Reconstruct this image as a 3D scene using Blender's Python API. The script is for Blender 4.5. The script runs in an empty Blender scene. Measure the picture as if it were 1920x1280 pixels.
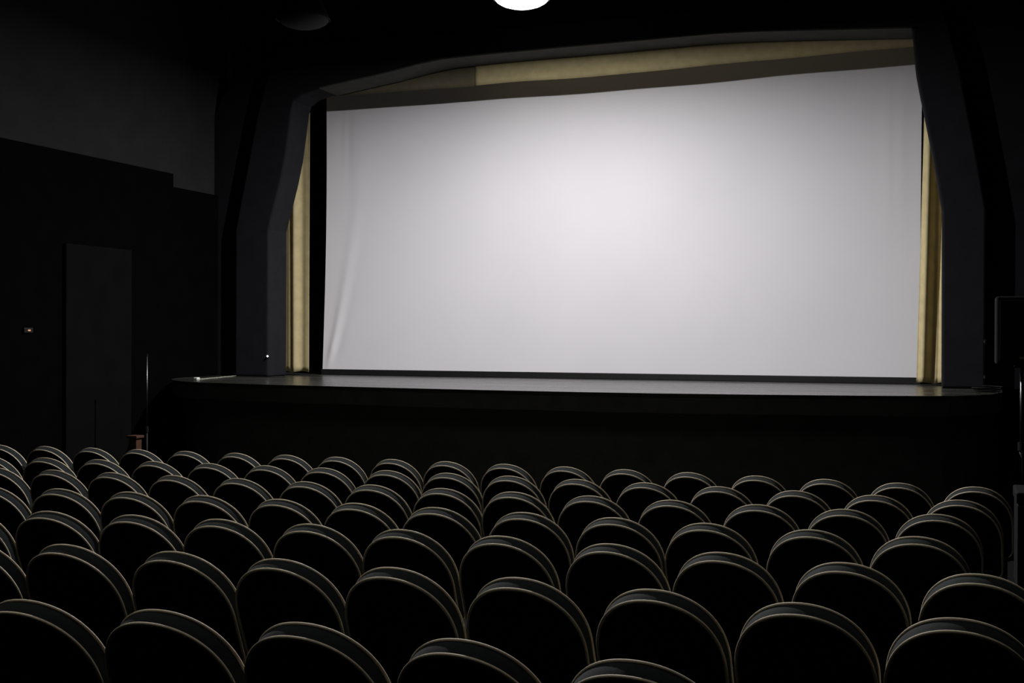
import bpy, bmesh, math, random
from mathutils import Vector, Matrix
random.seed(7)
scene = bpy.context.scene
C = scene.collection
H = 2.10                                   # eye height above the flat floor before the stage

# ------------------------------------------------------------------ materials
def mat(name, col, rough=.8, metal=0., spec=.5, var=0., vscale=40., bump=0., bscale=300., sheen=0., emit=None, estr=0.):
    m = bpy.data.materials.new(name); m.use_nodes = True
    nt = m.node_tree; N = nt.nodes; L = nt.links
    b = N['Principled BSDF']
    b.inputs['Base Color'].default_value = (*col, 1)
    b.inputs['Roughness'].default_value = rough
    b.inputs['Metallic'].default_value = metal
    b.inputs['Specular IOR Level'].default_value = spec
    if sheen: b.inputs['Sheen Weight'].default_value = sheen; b.inputs['Sheen Roughness'].default_value = .5
    if emit: b.inputs['Emission Color'].default_value = (*emit, 1); b.inputs['Emission Strength'].default_value = estr
    tc = N.new('ShaderNodeTexCoord')
    if var:
        n = N.new('ShaderNodeTexNoise'); n.inputs['Scale'].default_value = vscale; n.inputs['Detail'].default_value = 4
        L.new(tc.outputs['Object'], n.inputs['Vector'])
        r = N.new('ShaderNodeValToRGB')
        r.color_ramp.elements[0].position = .3; r.color_ramp.elements[1].position = .7
        r.color_ramp.elements[0].color = (*[c * (1 - var) for c in col], 1)
        r.color_ramp.elements[1].color = (*[min(1, c * (1 + var)) for c in col], 1)
        L.new(n.outputs['Fac'], r.inputs['Fac']); L.new(r.outputs['Color'], b.inputs['Base Color'])
    if bump:
        n = N.new('ShaderNodeTexNoise'); n.inputs['Scale'].default_value = bscale; n.inputs['Detail'].default_value = 3
        L.new(tc.outputs['Object'], n.inputs['Vector'])
        u = N.new('ShaderNodeBump'); u.inputs['Strength'].default_value = bump; u.inputs['Distance'].default_value = .002
        L.new(n.outputs['Fac'], u.inputs['Height']); L.new(u.outputs['Normal'], b.inputs['Normal'])
    return m

M = {}
M['fabric'] = mat('seat_fabric', (.015, .0195, .0205), .9, spec=.15, var=.25, vscale=30, bump=.3, bscale=500, sheen=.04)
M['shell'] = mat('seat_back_fabric', (.0025, .0028, .003), .95, spec=.1, var=.2, vscale=30, bump=.2, bscale=400)
M['piping'] = mat('piping_cord', (.72, .62, .46), .7, spec=.25, var=.12, vscale=60)
M['metal_dark'] = mat('dark_metal', (.008, .008, .009), .6, metal=.6, var=.1, vscale=15)
M['steel'] = mat('bright_steel', (.16, .16, .17), .35, metal=1., var=.05, vscale=20)
M['wall'] = mat('dark_grey_plaster', (.017, .0168, .018), .95, spec=.1, var=.12, vscale=3, bump=.2, bscale=60)
M['wall_black'] = mat('black_paint', (.006, .006, .0065), .95, spec=.05, var=.2, vscale=4)
M['frame'] = mat('proscenium_paint', (.014, .014, .017), .85, spec=.1, var=.12, vscale=5, bump=.15, bscale=80)
M['front'] = mat('front_wall_paint', (.010, .010, .012), .95, spec=.05, var=.15, vscale=4)
M['clad'] = mat('black_cladding', (.0013, .0013, .0013), .95, spec=.02, var=.2, vscale=4)
M['mould'] = mat('grey_moulding', (.06, .06, .056), .8, spec=.1, var=.15, vscale=6)
M['floor'] = mat('dark_carpet', (.008, .008, .008), .95, spec=.05, var=.3, vscale=60)
M['apron'] = mat('stage_front_paint', (.10, .102, .098), .9, spec=.1, var=.15, vscale=6)
M['curtain'] = mat('mustard_velour', (.50, .42, .23), .9, spec=.1, var=.10, vscale=9, bump=.2, bscale=300)
M['curtain_shaded'] = mat('shaded_mustard_velour', (.15, .13, .085), .9, spec=.1, var=.10, vscale=9, bump=.2, bscale=300)  # curtain velour with the shade beyond the lamp's reach put into its colour
M['bar'] = mat('screen_bottom_bar', (.0035, .0035, .004), .6, var=.1)
M['lamp_metal'] = mat('lamp_enamel', (.004, .004, .004), .7, metal=.3, var=.1)
M['glow'] = mat('lamp_glow', (.9, .9, .85), .5, var=.02, emit=(1., .985, .93), estr=6.)
M['dull_glass'] = mat('unlit_diffuser', (.004, .0045, .0045), .8, var=.05)
M['wood'] = mat('brown_wood', (.07, .028, .014), .6, var=.25, vscale=14)
M['plastic'] = mat('black_plastic', (.008, .0085, .008), .85, spec=.15, var=.15, vscale=30)
M['grille'] = mat('speaker_grille', (.010, .010, .010), .7, var=.5, vscale=300)
M['panel'] = mat('grey_panel', (.0032, .0032, .0032), .95, spec=.05, var=.2, vscale=3)
M['white'] = mat('white_plastic', (.75, .75, .7), .5, var=.03)
M['cable'] = mat('pale_cable', (.34, .34, .27), .6, var=.3, vscale=25)
M['led'] = mat('white_led', (.9, .9, .9), .4, var=.02, emit=(1, 1, .95), estr=3.)
M['amber'] = mat('amber_led', (.7, .3, .12), .4, var=.02, emit=(1, .42, .18), estr=.35)

# projection cloth: pale, faint weave
def screen_mat():
    m = mat('projection_cloth', (.80, .785, .825), .95, spec=.05)
    nt = m.node_tree; N = nt.nodes; L = nt.links; b = N['Principled BSDF']
    tc = N.new('ShaderNodeTexCoord'); n = N.new('ShaderNodeTexNoise'); n.inputs['Scale'].default_value = 1.1; n.inputs['Detail'].default_value = 3
    r = N.new('ShaderNodeValToRGB'); r.color_ramp.elements[0].color = (.75, .735, .77, 1); r.color_ramp.elements[1].color = (.82, .80, .83, 1)
    L.new(tc.outputs['Object'], n.inputs['Vector']); L.new(n.outputs['Fac'], r.inputs['Fac']); L.new(r.outputs['Color'], b.inputs['Base Color'])
    n2 = N.new('ShaderNodeTexNoise'); n2.inputs['Scale'].default_value = 220; bp = N.new('ShaderNodeBump'); bp.inputs['Strength'].default_value = .12; bp.inputs['Distance'].default_value = .002
    L.new(tc.outputs['Object'], n2.inputs['Vector']); L.new(n2.outputs['Fac'], bp.inputs['Height']); L.new(bp.outputs['Normal'], b.inputs['Normal'])
    return m
M['screen'] = screen_mat()

# stage boards: dark varnished planks running along X
def stage_mat():
    m = mat('stage_boards', (.03, .03, .028), .3, spec=.5)
    nt = m.node_tree; N = nt.nodes; L = nt.links; b = N['Principled BSDF']
    tc = N.new('ShaderNodeTexCoord'); mp = N.new('ShaderNodeMapping'); mp.inputs['Scale'].default_value = (.35, 9, 1)
    n = N.new('ShaderNodeTexNoise'); n.inputs['Scale'].default_value = 1.5; n.inputs['Detail'].default_value = 5
    L.new(tc.outputs['Object'], mp.inputs['Vector']); L.new(mp.outputs['Vector'], n.inputs['Vector'])
    r = N.new('ShaderNodeValToRGB'); r.color_ramp.elements[0].color = (.012, .012, .011, 1); r.color_ramp.elements[1].color = (.055, .055, .048, 1)
    r.color_ramp.elements[0].position = .35; r.color_ramp.elements[1].position = .7
    L.new(n.outputs['Fac'], r.inputs['Fac']); L.new(r.outputs['Color'], b.inputs['Base Color'])
    r2 = N.new('ShaderNodeMapRange'); r2.inputs['From Min'].default_value = .3; r2.inputs['From Max'].default_value = .7
    r2.inputs['To Min'].default_value = .14; r2.inputs['To Max'].default_value = .38
    L.new(n.outputs['Fac'], r2.inputs['Value']); L.new(r2.outputs['Result'], b.inputs['Roughness'])
    w = N.new('ShaderNodeTexWave'); w.bands_direction = 'Y'; w.inputs['Scale'].default_value = 1.3; w.inputs['Distortion'].default_value = .3
    L.new(tc.outputs['Object'], w.inputs['Vector'])
    bp = N.new('ShaderNodeBump'); bp.inputs['Strength'].default_value = .25; bp.inputs['Distance'].default_value = .006
    L.new(w.outputs['Fac'], bp.inputs['Height'])
    bp2 = N.new('ShaderNodeBump'); bp2.inputs['Strength'].default_value = .5; bp2.inputs['Distance'].default_value = .004
    L.new(n.outputs['Fac'], bp2.inputs['Height']); L.new(bp.outputs['Normal'], bp2.inputs['Normal']); L.new(bp2.outputs['Normal'], b.inputs['Normal'])
    return m
M['stage'] = stage_mat()

# ------------------------------------------------------------------ helpers
def obj(name, bm, m, parent=None, smooth=False):
    bmesh.ops.recalc_face_normals(bm, faces=bm.faces)
    me = bpy.data.meshes.new(name); bm.to_mesh(me); bm.free()
    if smooth:
        for p in me.polygons: p.use_smooth = True
    me.materials.append(m)
    o = bpy.data.objects.new(name, me); C.objects.link(o)
    if parent: o.parent = parent
    return o
def struct(name, bm, m, parent=None, smooth=False):
    o = obj(name, bm, m, parent, smooth)
    if not parent: o['kind'] = 'structure'
    return o
def tag(o, label, cat, group=None):
    o['label'] = label; o['category'] = cat
    if group: o['group'] = group
    return o
def thing(name, label, cat, loc=(0, 0, 0), rz=0, group=None):
    o = bpy.data.objects.new(name, None); C.objects.link(o); o.empty_display_size = .1
    o.location = loc; o.rotation_euler = (0, 0, rz)
    return tag(o, label, cat, group)
def box(bm, x0, x1, y0, y1, z0, z1, bev=0, seg=2):
    r = bmesh.ops.create_cube(bm, size=1)
    vs = r['verts']
    for v in vs:
        v.co = Vector(((x0 + x1) / 2 + v.co.x * (x1 - x0), (y0 + y1) / 2 + v.co.y * (y1 - y0), (z0 + z1) / 2 + v.co.z * (z1 - z0)))
    if bev:
        es = list({e for v in vs for e in v.link_edges})
        bmesh.ops.bevel(bm, geom=es, offset=bev, segments=seg, affect='EDGES', profile=.5)
    return bm
def B(*a, **k): return box(bmesh.new(), *a, **k)
def tube(bm, pts, r, seg=8, closed=False, cap=True):
    pts = [Vector(p) for p in pts]; n = len(pts); rings = []
    prev = None
    for i, p in enumerate(pts):
        if closed: t = pts[(i + 1) % n] - pts[i - 1]
        else: t = pts[min(i + 1, n - 1)] - pts[max(i - 1, 0)]
        t.normalize()
        if prev is None:
            a = Vector((0, 1, 0)) if abs(t.y) < .9 else Vector((1, 0, 0))
            u = (a - t * a.dot(t)).normalized()
        else:
            u = (prev - t * prev.dot(t)).normalized()
        prev = u; w = t.cross(u)
        rr = r[i] if isinstance(r, (list, tuple)) else r
        rings.append([bm.verts.new(p + (u * math.cos(2 * math.pi * k / seg) + w * math.sin(2 * math.pi * k / seg)) * rr) for k in range(seg)])
    for i in range(n if closed else n - 1):
        a, b = rings[i], rings[(i + 1) % n]
        for k in range(seg): bm.faces.new((a[k], a[(k + 1) % seg], b[(k + 1) % seg], b[k]))
    if not closed and cap:
        bm.faces.new(rings[0][::-1]); bm.faces.new(rings[-1])
    return bm
def T(pts, r, seg=8, closed=False): return tube(bmesh.new(), pts, r, seg, closed)
def lathe(bm, prof, seg=48, c=(0, 0, 0)):
    rings = []
    for r, z in prof:
        if r < 1e-5: rings.append([bm.verts.new((c[0], c[1], c[2] + z))])
        else: rings.append([bm.verts.new((c[0] + r * math.cos(2 * math.pi * k / seg), c[1] + r * math.sin(2 * math.pi * k / seg), c[2] + z)) for k in range(seg)])
    for a, b in zip(rings, rings[1:]):
        for k in range(seg):
            k2 = (k + 1) % seg
            if len(a) == 1 and len(b) == 1: continue
            if len(a) == 1: bm.faces.new((a[0], b[k], b[k2]))
            elif len(b) == 1: bm.faces.new((a[k], a[k2], b[0]))
            else: bm.faces.new((a[k], a[k2], b[k2], b[k]))
    return bm
def prism_y(bm, poly, y0, y1):
    """poly: list of (x,z) outline, extruded along y"""
    a = [bm.verts.new((x, y0, z)) for x, z in poly]; b = [bm.verts.new((x, y1, z)) for x, z in poly]
    n = len(poly)
    bm.faces.new(a); bm.faces.new(b[::-1])
    for i in range(n): bm.faces.new((a[i], b[i], b[(i + 1) % n], a[(i + 1) % n]))
    return bm

# ------------------------------------------------------------------ the hall
XL, XR, YB, YF = -9.8, 1.9, -3.0, 17.0
CEIL = 7.0; ST = H - .58                        # stage top
def floor_z(y): return max(0., (10. - y) * .0297)
bm = bmesh.new()
ys = [YB, 10., 17.1]
top = [[bm.verts.new((x, y, floor_z(y))) for x in (XL - .2, XR + .2)] for y in ys]
bot = [[bm.verts.new((x, y, -.3)) for x in (XL - .2, XR + .2)] for y in ys]
for i in range(2):
    bm.faces.new((top[i][0], top[i][1], top[i + 1][1], top[i + 1][0])); bm.faces.new((bot[i][0], bot[i + 1][0], bot[i + 1][1], bot[i][1]))
    bm.faces.new((top[i][0], top[i + 1][0], bot[i + 1][0], bot[i][0])); bm.faces.new((top[i][1], bot[i][1], bot[i + 1][1], top[i + 1][1]))
bm.faces.new((top[0][0], bot[0][0], bot[0][1], top[0][1])); bm.faces.new((top[2][0], top[2][1], bot[2][1], bot[2][0]))
struct('floor', bm, M['floor'])
struct('ceiling', B(XL - .2, XR + .2, YB - .2, YF + .2, CEIL, CEIL + .2), M['wall_black'])
struct('wall_left', B(XL - .2, XL, YB - .2, YF + .2, -.3, CEIL), M['wall'])
struct('wall_right', B(XR, XR + .2, YB - .2, YF + .2, -.3, CEIL), M['wall_black'])
struct('wall_rear', B(XL, XR, YB - .2, YB, -.3, CEIL), M['wall_black'])
struct('wall_backstage', B(XL, XR, YF, YF + .2, -.3, CEIL), M['wall_black'])
# black cladding on the lower part of the left wall, its top edge stepping down towards the stage
bm = bmesh.new()
y1, y2 = 13.578, 14.62
pl = [(YB, 0), (y2, 0), (y2, H + 1.965), (y1, H + 1.965), (y1, H + 2.14), (YB, H + 2.14)]
a = [bm.verts.new((XL, y, z)) for y, z in pl]; b = [bm.verts.new((XL + .06, y, z)) for y, z in pl]
bm.faces.new(a[::-1]); bm.faces.new(b)
for i in range(len(pl)): bm.faces.new((a[i], a[(i + 1) % 6], b[(i + 1) % 6], b[i]))
struct('trim_1', bm, M['clad'])

# proscenium: opening outline (x, height relative to the eye)
inner = [(-8.845, -.58), (-8.845, 1.45), (-8.80, 1.62), (-8.74, 1.82), (-8.66, 2.1), (-8.58, 2.45), (-8.52, 2.85), (-8.49, 3.08), (-8.45, 3.20), (-8.32, 3.28),
         (-8.05, 3.347), (-7.6, 3.41), (-7.09, 3.475), (-6.6, 3.56), (-6.24, 3.605), (-5.6, 3.62), (-4.99, 3.625), (-2.69, 3.645), (-2.2, 3.63), (-1.68, 3.60), (-1.0, 3.56), (-.43, 3.525),
         (-.39, 3.05), (-.345, 2.8), (-.285, 2.5), (-.19, 2.0), (-.098, 1.43), (-.093, -.58)]
outer_l = [(-9.385, -.58), (-9.385, 1.46), (-9.20, 2.3), (-9.02, 3.12), (-8.85, 3.8)]
outer_r = [(.378, -.58), (.378, 1.5), (.25, 2.18), (.085, 3.08), (-.06, 3.8)]
def P(l): return [(x, z + H) for x, z in l]
bm = bmesh.new()
# front faces in quads between the opening and the outer outline
def ring(bm, inn, out, y0, y1):
    n = len(inn)
    A = [bm.verts.new((x, y0, z)) for x, z in inn]; Bv = [bm.verts.new((x, y1, z)) for x, z in inn]
    D = [bm.verts.new((x, y0, z)) for x, z in out]; E = [bm.verts.new((x, y1, z)) for x, z in out]
    for i in range(n - 1):
        bm.faces.new((A[i], A[i + 1], D[i + 1], D[i])); bm.faces.new((Bv[i], E[i], E[i + 1], Bv[i + 1]))
        bm.faces.new((A[i], Bv[i], Bv[i + 1], A[i + 1])); bm.faces.new((D[i], D[i + 1], E[i + 1], E[i]))
    for i in (0, n - 1): bm.faces.new((A[i], D[i], E[i], Bv[i]))
def out_for(x, z):
    def lerp(tab, z):
        for (xa, za), (xb, zb) in zip(tab, tab[1:]):
            if z <= zb: return xa + (xb - xa) * max(0, (z - za)) / (zb - za)
        return tab[-1][0]
    if z <= 3.16 and x < -5: return (lerp(outer_l, z), z)
    if z <= 3.16 and x > -5: return (lerp(outer_r, z), z)
    t = (x + 8.49) / (8.49 - .39); return (-8.85 + t * (8.79), 3.95 if 0.02 < t < .99 else 3.8)
outer = [out_for(x, z) for x, z in inner]
ring(bm, P(inner), P(outer), 14.5, 15.0)
fr = struct('trim_2', bm, M['frame'])
bv = fr.modifiers.new('bevel', 'BEVEL'); bv.width = .03; bv.segments = 3; bv.limit_method = 'ANGLE'; bv.angle_limit = math.radians(40)
bm = bmesh.new()
so_ = [(x, z + H) for x, z in inner if z > 3.34 and x < -.4]
prism_y(bm, [(x, z + .006) for x, z in so_] + [(x, z - .012) for x, z in so_[::-1]], 14.475, 14.995)
struct('trim_3', bm, M['mould'])
# wall round the proscenium
bm = bmesh.new()
wo = []
for (x, z) in outer:
    if z <= 3.7: wo.append((XL if x < -5 else XR, z))
    else: wo.append((x, CEIL - H))
WF = [(x, max(z, -.578)) for x, z in outer]
ring(bm, P([(x + (.12 if x < -5 and z < 3.7 else (-.12 if z < 3.7 else 0)), z - (0 if z < 3.7 else .1)) for x, z in WF]), P([(x, max(z, -.578)) for x, z in wo]), 14.62, 14.98)
struct('wall_front', bm, M['front'])
# wall strip under the stage level behind the frame is closed by the stage body

# ------------------------------------------------------------------ stage
edge = [(-9.79, 14.6), (-9.79, 13.9), (-9.6, 13.35), (-9.3, 12.95), (-8.95, 12.66), (-8.5, 12.44), (-8.0, 12.32), (-7.3, 12.22), (-6.5, 12.13), (-5.6, 12.04), (-4.6, 11.97), (-3.6, 11.95), (-2.8, 12.0), (-2.0, 12.11),
        (-1.2, 12.28), (-.6, 12.43), (-.25, 12.54), (.0, 12.67), (.2, 12.87), (.36, 13.12), (.46, 13.38), (.52, 13.7), (.54, 14.6)]
def slab(bm, pts, yback, z0, z1, inset=0.):
    P2 = [(x, y + inset) for x, y in pts]
    loop = P2 + [(P2[-1][0], yback), (P2[0][0], yback)]
    t = [bm.verts.new((x, y, z1)) for x, y in loop]; u = [bm.verts.new((x, y, z0)) for x, y in loop]
    bm.faces.new(t); bm.faces.new(u[::-1])
    n = len(loop)
    for i in range(n): bm.faces.new((t[i], u[i], u[(i + 1) % n], t[(i + 1) % n]))
stage = thing('stage', 'dark wooden stage with a curved glossy board floor below the screen', 'stage', (-4.6, 14.5, 0))
def local(o, par):
    o.parent = par; o.matrix_parent_inverse = Matrix.Translation(-Vector(par.location)); return o
bm = bmesh.new(); slab(bm, edge, 16.95, ST - .03, ST); local(obj('stage_floor', bm, M['stage']), stage)
bm = bmesh.new(); slab(bm, [(x, y + .012) for x, y in edge], 16.95, ST - .20, ST - .03); local(obj('front_lip', bm, M['apron']), stage)
bm = bmesh.new(); slab(bm, [(x * .985 - .07, y + .22) for x, y in edge], 16.9, 0, ST - .20); local(obj('front_wall', bm, M['apron']), stage)

# ------------------------------------------------------------------ cinema screen
scr = thing('cinema_screen', 'large pale lilac-white cinema screen stretched above the stage', 'screen', (-4.5, 15.7, ST))
SX0, SX1, SZ0, SZ1 = -8.66, -.36, H - .503, H + 3.75
bm = bmesh.new(); nx, nz = 260, 130
def fold(x, z):
    """soft wrinkles pulled towards the lower left corner, plus faint vertical ones"""
    s = (z - SZ0) / (SZ1 - SZ0); d = x - SX0; y = 0
    if s >= 0:
        c = .05 + .55 * min(1, s * 1.6) ** .75           # ridge leaving the corner, bending upright
        amp = .022 * math.exp(-s * 3.0) * min(1, s * 14)
        y -= amp * math.exp(-((d - c) / (.045 + .10 * s)) ** 2)
        c2 = .04 + 1.0 * s ** .8
        y += .010 * math.exp(-s * 6) * min(1, s * 14) * math.exp(-((d - c2 - .1) / .06) ** 2)
        for c3, s0, w3, a3 in ((.42, .78, .05, .0035), (.30, .82, .07, .003)):
            y += a3 * math.exp(-((s - s0) / .13) ** 2) * math.exp(-((d - c3) / w3) ** 2)
    e = SX1 - x
    for c3, w3, a3 in ((.22, .04, .004), (.38, .06, .003)):
        y -= a3 * math.exp(-((e - c3) / w3) ** 2) * math.exp(-((s - .7) / .25) ** 2)
    return y
V = []
for j in range(nz + 1):
    row = []
    for i in range(nx + 1):
        u = i / nx; u = u ** 1.6 if True else u
        s = j / nz
        x0 = SX0 + .05 * s + .03 * math.sin(math.pi * s); x1 = SX1 + .02 * s
        x = x0 + (x1 - x0) * u; z = SZ0 + (SZ1 - SZ0) * s
        row.append(bm.verts.new((x, 15.7 + fold(x, z), z)))
    V.append(row)
for j in range(nz):
    for i in range(nx): bm.faces.new((V[j][i], V[j][i + 1], V[j + 1][i + 1], V[j + 1][i]))
local(obj('screen_cloth', bm, M['screen'], smooth=True), scr)
local(obj('bottom_bar', B(SX0 - .01, SX1 + .02, 15.67, 15.74, ST, SZ0 + .004, bev=.006), M['bar']), scr)
local(obj('top_bar', B(SX0, SX1, 15.69, 15.75, SZ1 - .03, SZ1 + .05, bev=.006), M['bar']), scr)

# ------------------------------------------------------------------ curtains and valance
def drape(name, x0, x1, y, z0, z1, waves, amp, m, parent=None, x0t=None, x1t=None, seed=0, hem=.01):
    rnd = random.Random(seed); nx, nz = 90, 60
    ph = [rnd.uniform(0, 6.28) for _ in range(4)]
    bm = bmesh.new(); V = []
    for j in range(nz + 1):
        s = j / nz; row = []
        xa = x0 + ((x0t if x0t is not None else x0) - x0) * s; xb = x1 + ((x1t if x1t is not None else x1) - x1) * s
        for i in range(nx + 1):
            u = i / nx
            k = 1 - .25 * (1 - s)
            f = math.sin(u * waves * 6.283 + ph[0] + .5 * math.sin(s * 2.2 + ph[1])) + .45 * math.sin(u * waves * 2.1 * 6.283 + ph[2] + s) * (1 - .5 * s)
            row.append(bm.verts.new((xa + (xb - xa) * u + .012 * math.sin(u * waves * 6.283 + ph[3]), y + amp * k * f, z0 + (z1 - z0) * s + (hem * math.sin(u * waves * 6.283 + ph[2]) if j == 0 else 0))))
        V.append(row)
    for j in range(nz):
        for i in range(nx): bm.faces.new((V[j][i], V[j][i + 1], V[j + 1][i + 1], V[j + 1][i]))
    o = obj(name, bm, m, None, True)
    so = o.modifiers.new('thickness', 'SOLIDIFY'); so.thickness = .006
    return o
c1 = drape('stage_curtain', -9.62, -8.675, 15.3, ST + .05, H + 4.3, 3.2, .035, M['curtain'], seed=4, x1t=-8.67)
tag(c1, 'mustard stage curtain hanging in folds left of the screen', 'curtain')
c2 = drape('stage_curtain', -.385, .30, 15.3, ST + .03, H + 4.3, 2.9, .05, M['curtain'], x0t=-.27, x1t=.36, seed=11)
tag(c2, 'mustard stage curtain hanging in folds right of the screen', 'curtain')
def valance_mesh(xa, xb, y, seed):
    bm = bmesh.new(); nx = 120; nz = 10; V = []
    for j in range(nz + 1):
        row = []
        for i in range(nx + 1):
            x = xa + (xb - xa) * i / nx
            d = x + 4.5; zb = 3.345 + .011 * (math.sqrt(d * d + .6) + d) + .004 * math.sin(x * 2.1 + .4) + .003 * math.sin(x * 4.3)
            z = zb + (3.95 - zb) * j / nz
            row.append(bm.verts.new((x, y + .012 * math.sin(x * 3.1 + seed) * (1 - j / nz) - (.01 * math.exp(-((j - 1.5) / 1.) ** 2)), H + z)))
        V.append(row)
    for j in range(nz):
        for i in range(nx): bm.faces.new((V[j][i], V[j][i + 1], V[j + 1][i + 1], V[j + 1][i]))
    return bm
v = thing('valance', 'long tan cloth valance across the top of the screen opening', 'valance', (-4.5, 15.04, H + 3.34))
vp = local(obj('valance_panel', valance_mesh(-8.75, -5.99, 15.055, 1), M['curtain_shaded'], smooth=True), v); vp['label'] = 'left cloth panel with shade in its colour'
vp2 = local(obj('valance_panel', valance_mesh(-6.0, -.2, 15.035, 2), M['curtain'], smooth=True), v)
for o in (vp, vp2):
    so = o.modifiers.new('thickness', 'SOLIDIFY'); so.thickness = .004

# ------------------------------------------------------------------ ceiling lamps
def lamp(x, y, lit, label):
    t = thing('ceiling_lamp', label, 'lamp', (x, y, H + 3.655), group=None)
    obj('diffuser', lathe(bmesh.new(), [(0, 0), (.08, .004), (.16, .018), (.23, .042), (.28, .072), (.305, .105)]), M['glow'] if lit else M['dull_glass'], t, True)
    obj('shade', lathe(bmesh.new(), [(.318, .10), (.325, .105), (.30, .16), (.22, .34), (.10, .47), (.05, .50), (.05, .49), (.09, .455), (.21, .33), (.29, .155), (.31, .112), (.318, .10)]), M['lamp_metal'], t, True)
    obj('stem', T([(0, 0, .49), (0, 0, CEIL - H - 3.655 - .04)], .014, 10), M['metal_dark'], t)
    obj('ceiling_rose', lathe(bmesh.new(), [(0, -.001), (.02, 0), (.07, .03), (.08, .05), (0, .05)], c=(0, 0, CEIL - H - 3.655 - .05)), M['metal_dark'], t, True)
    return t
lamp(-4.513, 12.7, True, 'bright lit ceiling lamp hanging before the stage, above the screen')
lamp(-7.28, 12.7, False, 'unlit dark ceiling lamp hanging left of the lit lamp')

# ------------------------------------------------------------------ cinema seats
BETA = math.radians(23.0); a_, b_, n_ = .2555, .31, 2.1; TOP = .935
sb, cb = math.sin(BETA), math.cos(BETA)
def mp(u, v, w): return Vector((u, w * cb + v * sb, TOP - v * cb + w * sb))
def wrap(u): return .043 * (u / .263) ** 2
def outline(shrink=0.):
    pts = []; a = a_ - shrink; N = 44
    for i in range(N + 1):
        th = math.pi * i / N; c, s = math.cos(th), math.sin(th)
        pts.append((a * math.copysign(abs(c) ** (2 / n_), c), b_ - (b_ - shrink) * abs(s) ** (2 / n_)))
    r = .07; vb = .585 - shrink
    for v in (.37, .43, .49): pts.append((-a, v))
    for i in range(6):
        th = math.pi / 2 * i / 5; pts.append((-(a - r) - r * math.cos(th), vb - r + r * math.sin(th)))
    for k in (-.1, 0, .1): pts.append((k, vb))
    for i in range(6):
        th = math.pi / 2 * (1 - i / 5); pts.append(((a - r) + r * math.cos(th), vb - r + r * math.sin(th)))
    for v in (.49, .43, .37): pts.append((a, v))
    return pts
OUT = outline(); TH = .073; N_ = len(OUT)
def panel(bm, w0, dome, sgn, loop0=None):
    """crowned surface filling the outline; sgn -1 bulges to the rear, +1 to the front"""
    cen = (0, .30); prev = loop0 or [bm.verts.new(mp(u, v, w0 + wrap(u))) for u, v in OUT]
    first = prev
    for s in (.97, .92, .84, .72, .55, .35, .15):
        cur = []
        for u, v in OUT:
            uu, vv = u * s, cen[1] + (v - cen[1]) * s
            cur.append(bm.verts.new(mp(uu, vv, w0 + wrap(uu) + sgn * dome * (1 - s ** 4))))
        for i in range(N_): bm.faces.new((prev[i], prev[(i + 1) % N_], cur[(i + 1) % N_], cur[i]))
        prev = cur
    c = bm.verts.new(mp(0, cen[1], w0 + sgn * dome))
    for i in range(N_): bm.faces.new((prev[i], prev[(i + 1) % N_], c))
    return first
def seat_proto():
    t = thing('cinema_chair', 'x', 'chair', group='round-backed cinema chairs in rows facing the screen')
    bm = bmesh.new(); panel(bm, 0, .012, -1); obj('back_panel', bm, M['shell'], t, True)
    # boxing band with the front cushion
    bm = bmesh.new(); rings = []
    for w, g in ((0, 0), (.012, .0008), (.025, .0018), (.037, .002), (.05, .0018), (.062, .0008), (TH, 0)):
        rg = []
        for i, (u, v) in enumerate(OUT):
            (u0, v0), (u1, v1) = OUT[i - 1], OUT[(i + 1) % N_]
            tx, tv = u1 - u0, v1 - v0; l = math.hypot(tx, tv) or 1
            nx_, nv_ = tv / l, -tx / l
            if nx_ * u + nv_ * (v - .3) < 0: nx_, nv_ = -nx_, -nv_
            g2 = g * (1 if v < .2 else .35)
            rg.append(bm.verts.new(mp(u + nx_ * g2, v + nv_ * g2, w + wrap(u))))
        rings.append(rg)
    for p, q in zip(rings, rings[1:]):
        for i in range(N_): bm.faces.new((p[i], p[(i + 1) % N_], q[(i + 1) % N_], q[i]))
    panel(bm, TH, .03, 1, rings[-1])
    obj('backrest', bm, M['fabric'], t, True)
    for w in (0, TH): obj('piping', T([mp(u, v, w + wrap(u)) for u, v in OUT], .0068, 8, True), M['piping'], t, True)
    # tipped-up seat cushion
    bm = B(-.20, .20, -.045, .045, -.16, .15, bev=.042, seg=5)
    R = Matrix.Rotation(BETA, 4, 'X')
    c = mp(0, .43, .165)
    for v in bm.verts: v.co = c + (R @ v.co)
    obj('seat_cushion', bm, M['fabric'], t, True)
    bm = B(-.24, .24, .215, .36, .395, .425, bev=.008); obj('frame', bm, M['metal_dark'], t)
    for s in (-1, 1):
        bm = B(s * .2 - .018, s * .2 + .018, .25, .32, .012, .40, bev=.006); box(bm, s * .2 - .03, s * .2 + .03, .17, .40, 0, .014, bev=.004)
        obj('leg', bm, M['metal_dark'], t)
    return t
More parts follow.
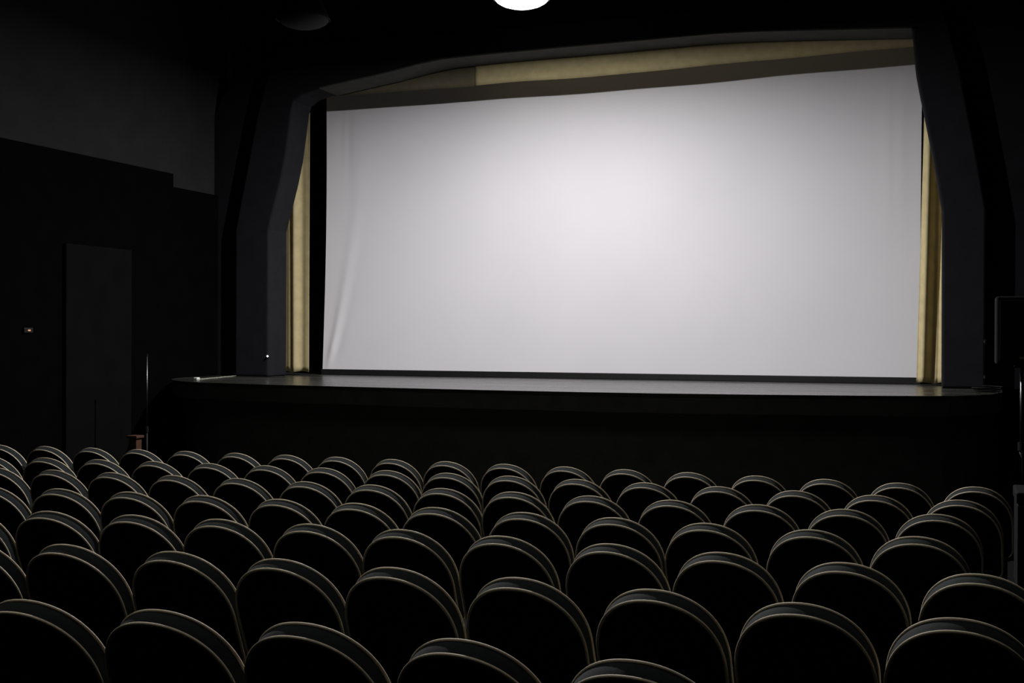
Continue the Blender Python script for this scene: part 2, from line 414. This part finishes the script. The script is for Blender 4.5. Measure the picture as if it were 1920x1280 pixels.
SEATS = {   # one list per row (nearest row last seen from the stage); metres from the eye
1: (-.970, [(-3.06, 3.34), (-2.524, 3.377), (-1.976, 3.388), (-1.417, 3.372), (-0.861, 3.327)]),
2: (-1.001, [(-4.374, 4.408), (-3.824, 4.447), (-3.249, 4.473), (-2.719, 4.486), (-2.179, 4.486), (-1.618, 4.473), (-1.06, 4.447), (-0.51, 4.409), (0.031, 4.359)]),
3: (-1.040, [(-5.354, 5.395), (-4.804, 5.473), (-4.274, 5.532), (-3.744, 5.575), (-3.198, 5.604), (-2.668, 5.615), (-2.115, 5.61), (-1.543, 5.587), (-0.999, 5.548), (-0.439, 5.491), (0.115, 5.416)]),
4: (-1.075, [(-6.156, 6.44), (-5.606, 6.495), (-5.076, 6.539), (-4.531, 6.575), (-3.983, 6.603), (-3.453, 6.621), (-2.923, 6.631), (-2.354, 6.633), (-1.802, 6.625), (-1.269, 6.609), (-0.696, 6.583), (-0.155, 6.549)]),
5: (-1.109, [(-7.187, 7.6), (-6.637, 7.628), (-6.1, 7.652), (-5.549, 7.673), (-4.988, 7.69), (-4.426, 7.704), (-3.888, 7.712), (-3.343, 7.717), (-2.813, 7.718), (-2.261, 7.716), (-1.706, 7.709), (-1.144, 7.698), (-0.609, 7.684), (-0.069, 7.666)]),
6: (-1.138, [(-8.102, 8.504), (-7.552, 8.585), (-7.022, 8.652), (-6.492, 8.71), (-5.957, 8.759), (-5.427, 8.797), (-4.897, 8.825), (-4.316, 8.846), (-3.786, 8.854), (-3.256, 8.852), (-2.701, 8.84), (-2.156, 8.818), (-1.594, 8.785), (-1.037, 8.741), (-0.49, 8.687), (0.065, 8.622)]),
7: (-1.165, [(-9.119, 9.708), (-8.569, 9.752), (-8.03, 9.79), (-7.5, 9.822), (-6.968, 9.849), (-6.417, 9.871), (-5.875, 9.887), (-5.345, 9.898), (-4.782, 9.904), (-4.246, 9.904), (-3.682, 9.899), (-3.124, 9.887), (-2.588, 9.871), (-2.037, 9.849), (-1.474, 9.82), (-0.926, 9.787), (-0.371, 9.747), (0.182, 9.702)])}
ORD = ['', 'first', 'second', 'third', 'fourth', 'fifth', 'sixth', 'seventh', 'eighth', 'ninth', 'tenth', 'eleventh', 'twelfth', 'thirteenth', 'fourteenth', 'fifteenth', 'sixteenth', 'seventeenth', 'eighteenth']
ROW = {7: 'front row, nearest the stage', 6: 'second row from the stage', 5: 'third row from the stage', 4: 'fourth row from the stage', 3: 'fifth row from the stage', 2: 'sixth row from the stage'}
proto = seat_proto(); kids = list(proto.children); first = True
for r in (1, 2, 3, 4, 5, 6, 7):
    hz, L_ = SEATS[r]; n = len(L_)
    for i, (x, y) in enumerate(L_):
        if first: s = proto; first = False
        else:
            s = proto.copy(); C.objects.link(s)
            for ch in kids:
                c = ch.copy(); C.objects.link(c); c.parent = s
        z = hz + H - TOP
        s.location = (x, y, max(z, floor_z(y + .29) + .0))
        x2, y2_ = L_[min(i + 1, n - 1)]; x1_, y1_ = L_[max(i - 1, 0)]
        s.rotation_euler = (0, 0, math.atan2(y2_ - y1_, x2 - x1_) * .8 + random.uniform(-.008, .008))
        if r == 1:
            s['label'] = ('leftmost round-backed dark chair in the row nearest the viewer', 'second round-backed dark chair from the left in the row nearest the viewer',
                          'middle one of five round-backed dark chairs in the row nearest the viewer', 'second round-backed dark chair from the right in the row nearest the viewer',
                          'rightmost round-backed dark chair in the row nearest the viewer')[i]
        elif i == n - 1: s['label'] = 'round-backed dark chair at the right end of the ' + ROW[r]
        else: s['label'] = f'dark piped chair {ORD[n - i]} from the right end of the ' + ROW[r]

# ------------------------------------------------------------------ things by the right of the stage
sx, sy = .655, 12.6
t = thing('loudspeaker', 'black box loudspeaker raised on a pole right of the stage', 'speaker', (sx, sy, H - .262))
obj('cabinet', B(-.24, .24, -.03, .38, 0, .66, bev=.02, seg=3), M['plastic'], t)
obj('grille', B(-.215, .215, -.042, -.029, .03, .63, bev=.012, seg=3), M['grille'], t)
obj('badge', B(-.03, .03, -.046, -.041, .055, .075, bev=.002), M['cable'], t)
t = thing('speaker_stand', 'black tripod stand with a steel pole under the loudspeaker', 'stand', (sx, sy + .12, 0))
obj('pole', T([(0, 0, .95), (0, 0, H - .29)], .016, 12), M['steel'], t, True)
obj('lower_tube', T([(0, 0, .12), (0, 0, 1.05)], .022, 12), M['metal_dark'], t, True)
obj('collar', T([(0, 0, 1.0), (0, 0, 1.08)], .034, 12), M['plastic'], t)
obj('top_plate', B(-.07, .07, -.07, .07, H - .295, H - .264, bev=.005), M['metal_dark'], t)
for k in range(3):
    an = math.radians(30 + 120 * k); d = Vector((math.cos(an), math.sin(an), 0))
    bm = T([d * .02 + Vector((0, 0, .95)), d * .20 + Vector((0, 0, .45)), d * .34 + Vector((0, 0, .012))], .012, 8)
    tube(bm, [d * .02 + Vector((0, 0, .25)), d * .20 + Vector((0, 0, .45))], .009, 6); obj('leg', bm, M['metal_dark'], t, True)
t = thing('equipment_case', 'dark equipment case on the floor beyond the right end of the chairs', 'case', (.86, 10.9, 0))
obj('case_body', B(-.34, .34, -.28, .28, .04, .74, bev=.012), M['plastic'], t)
obj('lid', B(-.35, .35, -.29, .29, .745, .84, bev=.015), M['plastic'], t)
for s in (-1, 1): obj('latch', B(s * .2 - .03, s * .2 + .03, -.302, -.285, .70, .79, bev=.004), M['steel'], t)
for sxx in (-1, 1):
    for syy in (-1, 1): obj('foot', B(sxx * .28 - .03, sxx * .28 + .03, syy * .22 - .03, syy * .22 + .03, 0, .045, bev=.005), M['metal_dark'], t)
bm = bmesh.new(); pts = []
for i in range(70):
    an = i * .30; rr = .10 + .0006 * i
    pts.append((.36 + rr * 1.1 * math.cos(an), 13.45 + rr * math.sin(an), ST + .008 + .0009 * i))
tube(bm, pts, .007, 6); tag(obj('coiled_cable', bm, M['plastic'], None, True), 'dark cable coiled on the right corner of the stage', 'cable')
for z, lb in ((H + .0 - .045, 'upper small steel hook on the outer edge of the right pillar'), (H - .44, 'lower small steel hook on the outer edge of the right pillar')):
    bm = T([(0, .0, 0), (0, -.03, 0), (0, -.035, -.015), (0, -.02, -.03)], .006, 6); box(bm, -.012, .012, -.004, .004, -.02, .02)
    o = obj('wall_hook', bm, M['steel']); o.location = (.362, 14.495, z); tag(o, lb, 'hook')

# ------------------------------------------------------------------ things on the left
bm = bmesh.new()
pts = [(-9.03, 13.12, ST + .008), (-9.05, 13.3, ST + .008), (-9.12, 13.5, ST + .008), (-9.14, 13.75, ST + .008), (-9.22, 13.95, ST + .008), (-9.27, 14.2, ST + .008), (-9.33, 14.45, ST + .008)]
t = thing('stage_cable', 'pale cable lying across the left corner of the stage floor', 'cable', (0, 0, 0))
obj('cord', tube(bm, pts, .008, 6), M['cable'], t, True)
obj('plug', B(-9.055, -9.0, 13.05, 13.12, ST + .001, ST + .035, bev=.008), M['white'], t)
t = thing('indicator_light', 'tiny white light on the inner edge of the left pillar', 'light', (-8.845, 14.5, H - .295))
obj('light_body', lathe(bmesh.new(), [(0, 0), (.018, 0), (.018, .02), (0, .02)], seg=16, c=(0, 0, -.01)), M['metal_dark'], t)
bm = bmesh.new(); bmesh.ops.create_uvsphere(bm, u_segments=12, v_segments=8, radius=.013); 
for v in bm.verts: v.co += Vector((0, -.018, 0))
obj('bulb', bm, M['led'], t, True)
t = thing('wall_panel', 'tall dull grey panel standing against the left wall', 'panel', (XL + .06, 12.05, 0))
obj('panel_board', B(0.0, .05, -.6, .6, .08, H + 1.06, bev=.01), M['panel'], t)
obj('panel_base', B(.0, .06, -.6, .6, .0, .08, bev=.006), M['clad'], t)
t = thing('wall_light', 'dim orange indicator light low on the far left wall', 'light', (XL + .061, 10.865, H + .04))
obj('housing', B(0, .03, -.07, .07, -.03, .03, bev=.008), M['metal_dark'], t)
obj('lens', B(.031, .038, -.02, .022, -.008, .008, bev=.004), M['amber'], t)
t = thing('metal_stand', 'thin metal stand beside the left corner of the stage', 'stand', (-9.02, 12.06, 0))
obj('pole', T([(0, 0, .9), (0, 0, H - .26)], .009, 10), M['steel'], t, True)
obj('lower_tube', T([(0, 0, .1), (0, 0, .98)], .014, 10), M['metal_dark'], t, True)
obj('clutch', T([(0, 0, .93), (0, 0, 1.0)], .022, 10), M['plastic'], t)
obj('top_cap', T([(0, 0, H - .262), (0, 0, H - .235)], .012, 8), M['metal_dark'], t)
for k in range(3):
    an = math.radians(-30 + 120 * k); obj('leg', T([(0, 0, .16), (.25 * math.cos(an), .25 * math.sin(an), .01)], .009, 6), M['metal_dark'], t, True)
t = thing('wooden_pedestal', 'small brown wooden pedestal on the floor beyond the far left chairs', 'pedestal', (-8.72, 11.45, 0))
obj('top_board', B(-.07, .07, -.07, .07, .92, .95, bev=.006), M['wood'], t)
obj('body', B(-.05, .05, -.05, .05, .06, .92, bev=.006), M['wood'], t)
obj('base', B(-.12, .12, -.12, .12, 0, .06, bev=.006), M['wood'], t)

# ------------------------------------------------------------------ lights
def light(name, kind, loc, energy, col, target=None, **k):
    d = bpy.data.lights.new(name, kind); d.energy = energy; d.color = col
    for a, b in k.items(): setattr(d, a, b)
    o = bpy.data.objects.new(name, d); C.objects.link(o); o.location = loc
    if target is not None: o.rotation_euler = (Vector(target) - Vector(loc)).to_track_quat('-Z', 'Y').to_euler()
    return o
SIGN = -1.; LSTR = 1.05
LP = (-4.513, 12.72, H + 3.60)
lo = light('lamp_light', 'POINT', LP, 100, (1., .985, .985), shadow_soft_size=.025)
# a downward-facing source: intensity follows the angle below the horizontal
ld = lo.data; ld.use_nodes = True; nt = ld.node_tree; N = nt.nodes; L = nt.links
em = [n for n in N if n.type == 'EMISSION'][0]
tc = N.new('ShaderNodeTexCoord'); sp = N.new('ShaderNodeSeparateXYZ'); L.new(tc.outputs['Normal'], sp.inputs[0])
def mth(op, a, b, clamp=False):
    n = N.new('ShaderNodeMath'); n.operation = op; n.use_clamp = clamp
    for i, v in enumerate((a, b)):
        if isinstance(v, (int, float)): n.inputs[i].default_value = v
        else: L.new(v, n.inputs[i])
    return n.outputs[0]
sd = mth('ADD', mth('MULTIPLY', sp.outputs['Z'], SIGN), .02, True)
cut = mth('SUBTRACT', 1., mth('MULTIPLY', mth('MULTIPLY', sd, sd), .55))
fo = N.new('ShaderNodeLightFalloff'); fo.inputs['Strength'].default_value = LSTR
fall = mth('ADD', mth('MULTIPLY', fo.outputs['Constant'], .38), mth('MULTIPLY', fo.outputs['Linear'], .62 * 3.42))
L.new(mth('MULTIPLY', mth('MULTIPLY', sd, cut), fall), em.inputs['Strength'])

light('fill_light', 'AREA', (-3.6, 5.2, CEIL - .05), 42, (1., .96, .9), shape='RECTANGLE', size=7., size_y=5., spread=math.radians(115))  # added overhead fill with no fixture, brings out the chair piping

w = bpy.data.worlds.new('world'); scene.world = w; w.use_nodes = True
w.node_tree.nodes['Background'].inputs[0].default_value = (0, 0, 0, 1)

# ------------------------------------------------------------------ camera
cd = bpy.data.cameras.new('camera'); cam = bpy.data.objects.new('camera', cd); C.objects.link(cam)
cd.sensor_width = 36; cd.lens = 2262.38 / 1920 * 36; cd.clip_end = 100
yaw, pitch, roll = math.radians(19.963), math.radians(-.278), math.radians(.198)
fw = Vector((-math.sin(yaw) * math.cos(pitch), math.cos(yaw) * math.cos(pitch), math.sin(pitch)))
rt = Vector((math.cos(yaw), math.sin(yaw), 0)); up = rt.cross(fw)
r_ = rt * math.cos(roll) + up * math.sin(roll); u_ = -rt * math.sin(roll) + up * math.cos(roll)
m = Matrix((r_, u_, -fw)).transposed().to_4x4(); m.translation = (0, 0, H); cam.matrix_world = m
scene.camera = cam
scene.view_settings.view_transform = 'Standard'
scene.view_settings.look = 'None'
scene.cycles.use_denoising = True
scene.cycles.max_bounces = 8; scene.cycles.diffuse_bounces = 5
scene.cycles.sample_clamp_indirect = 2.
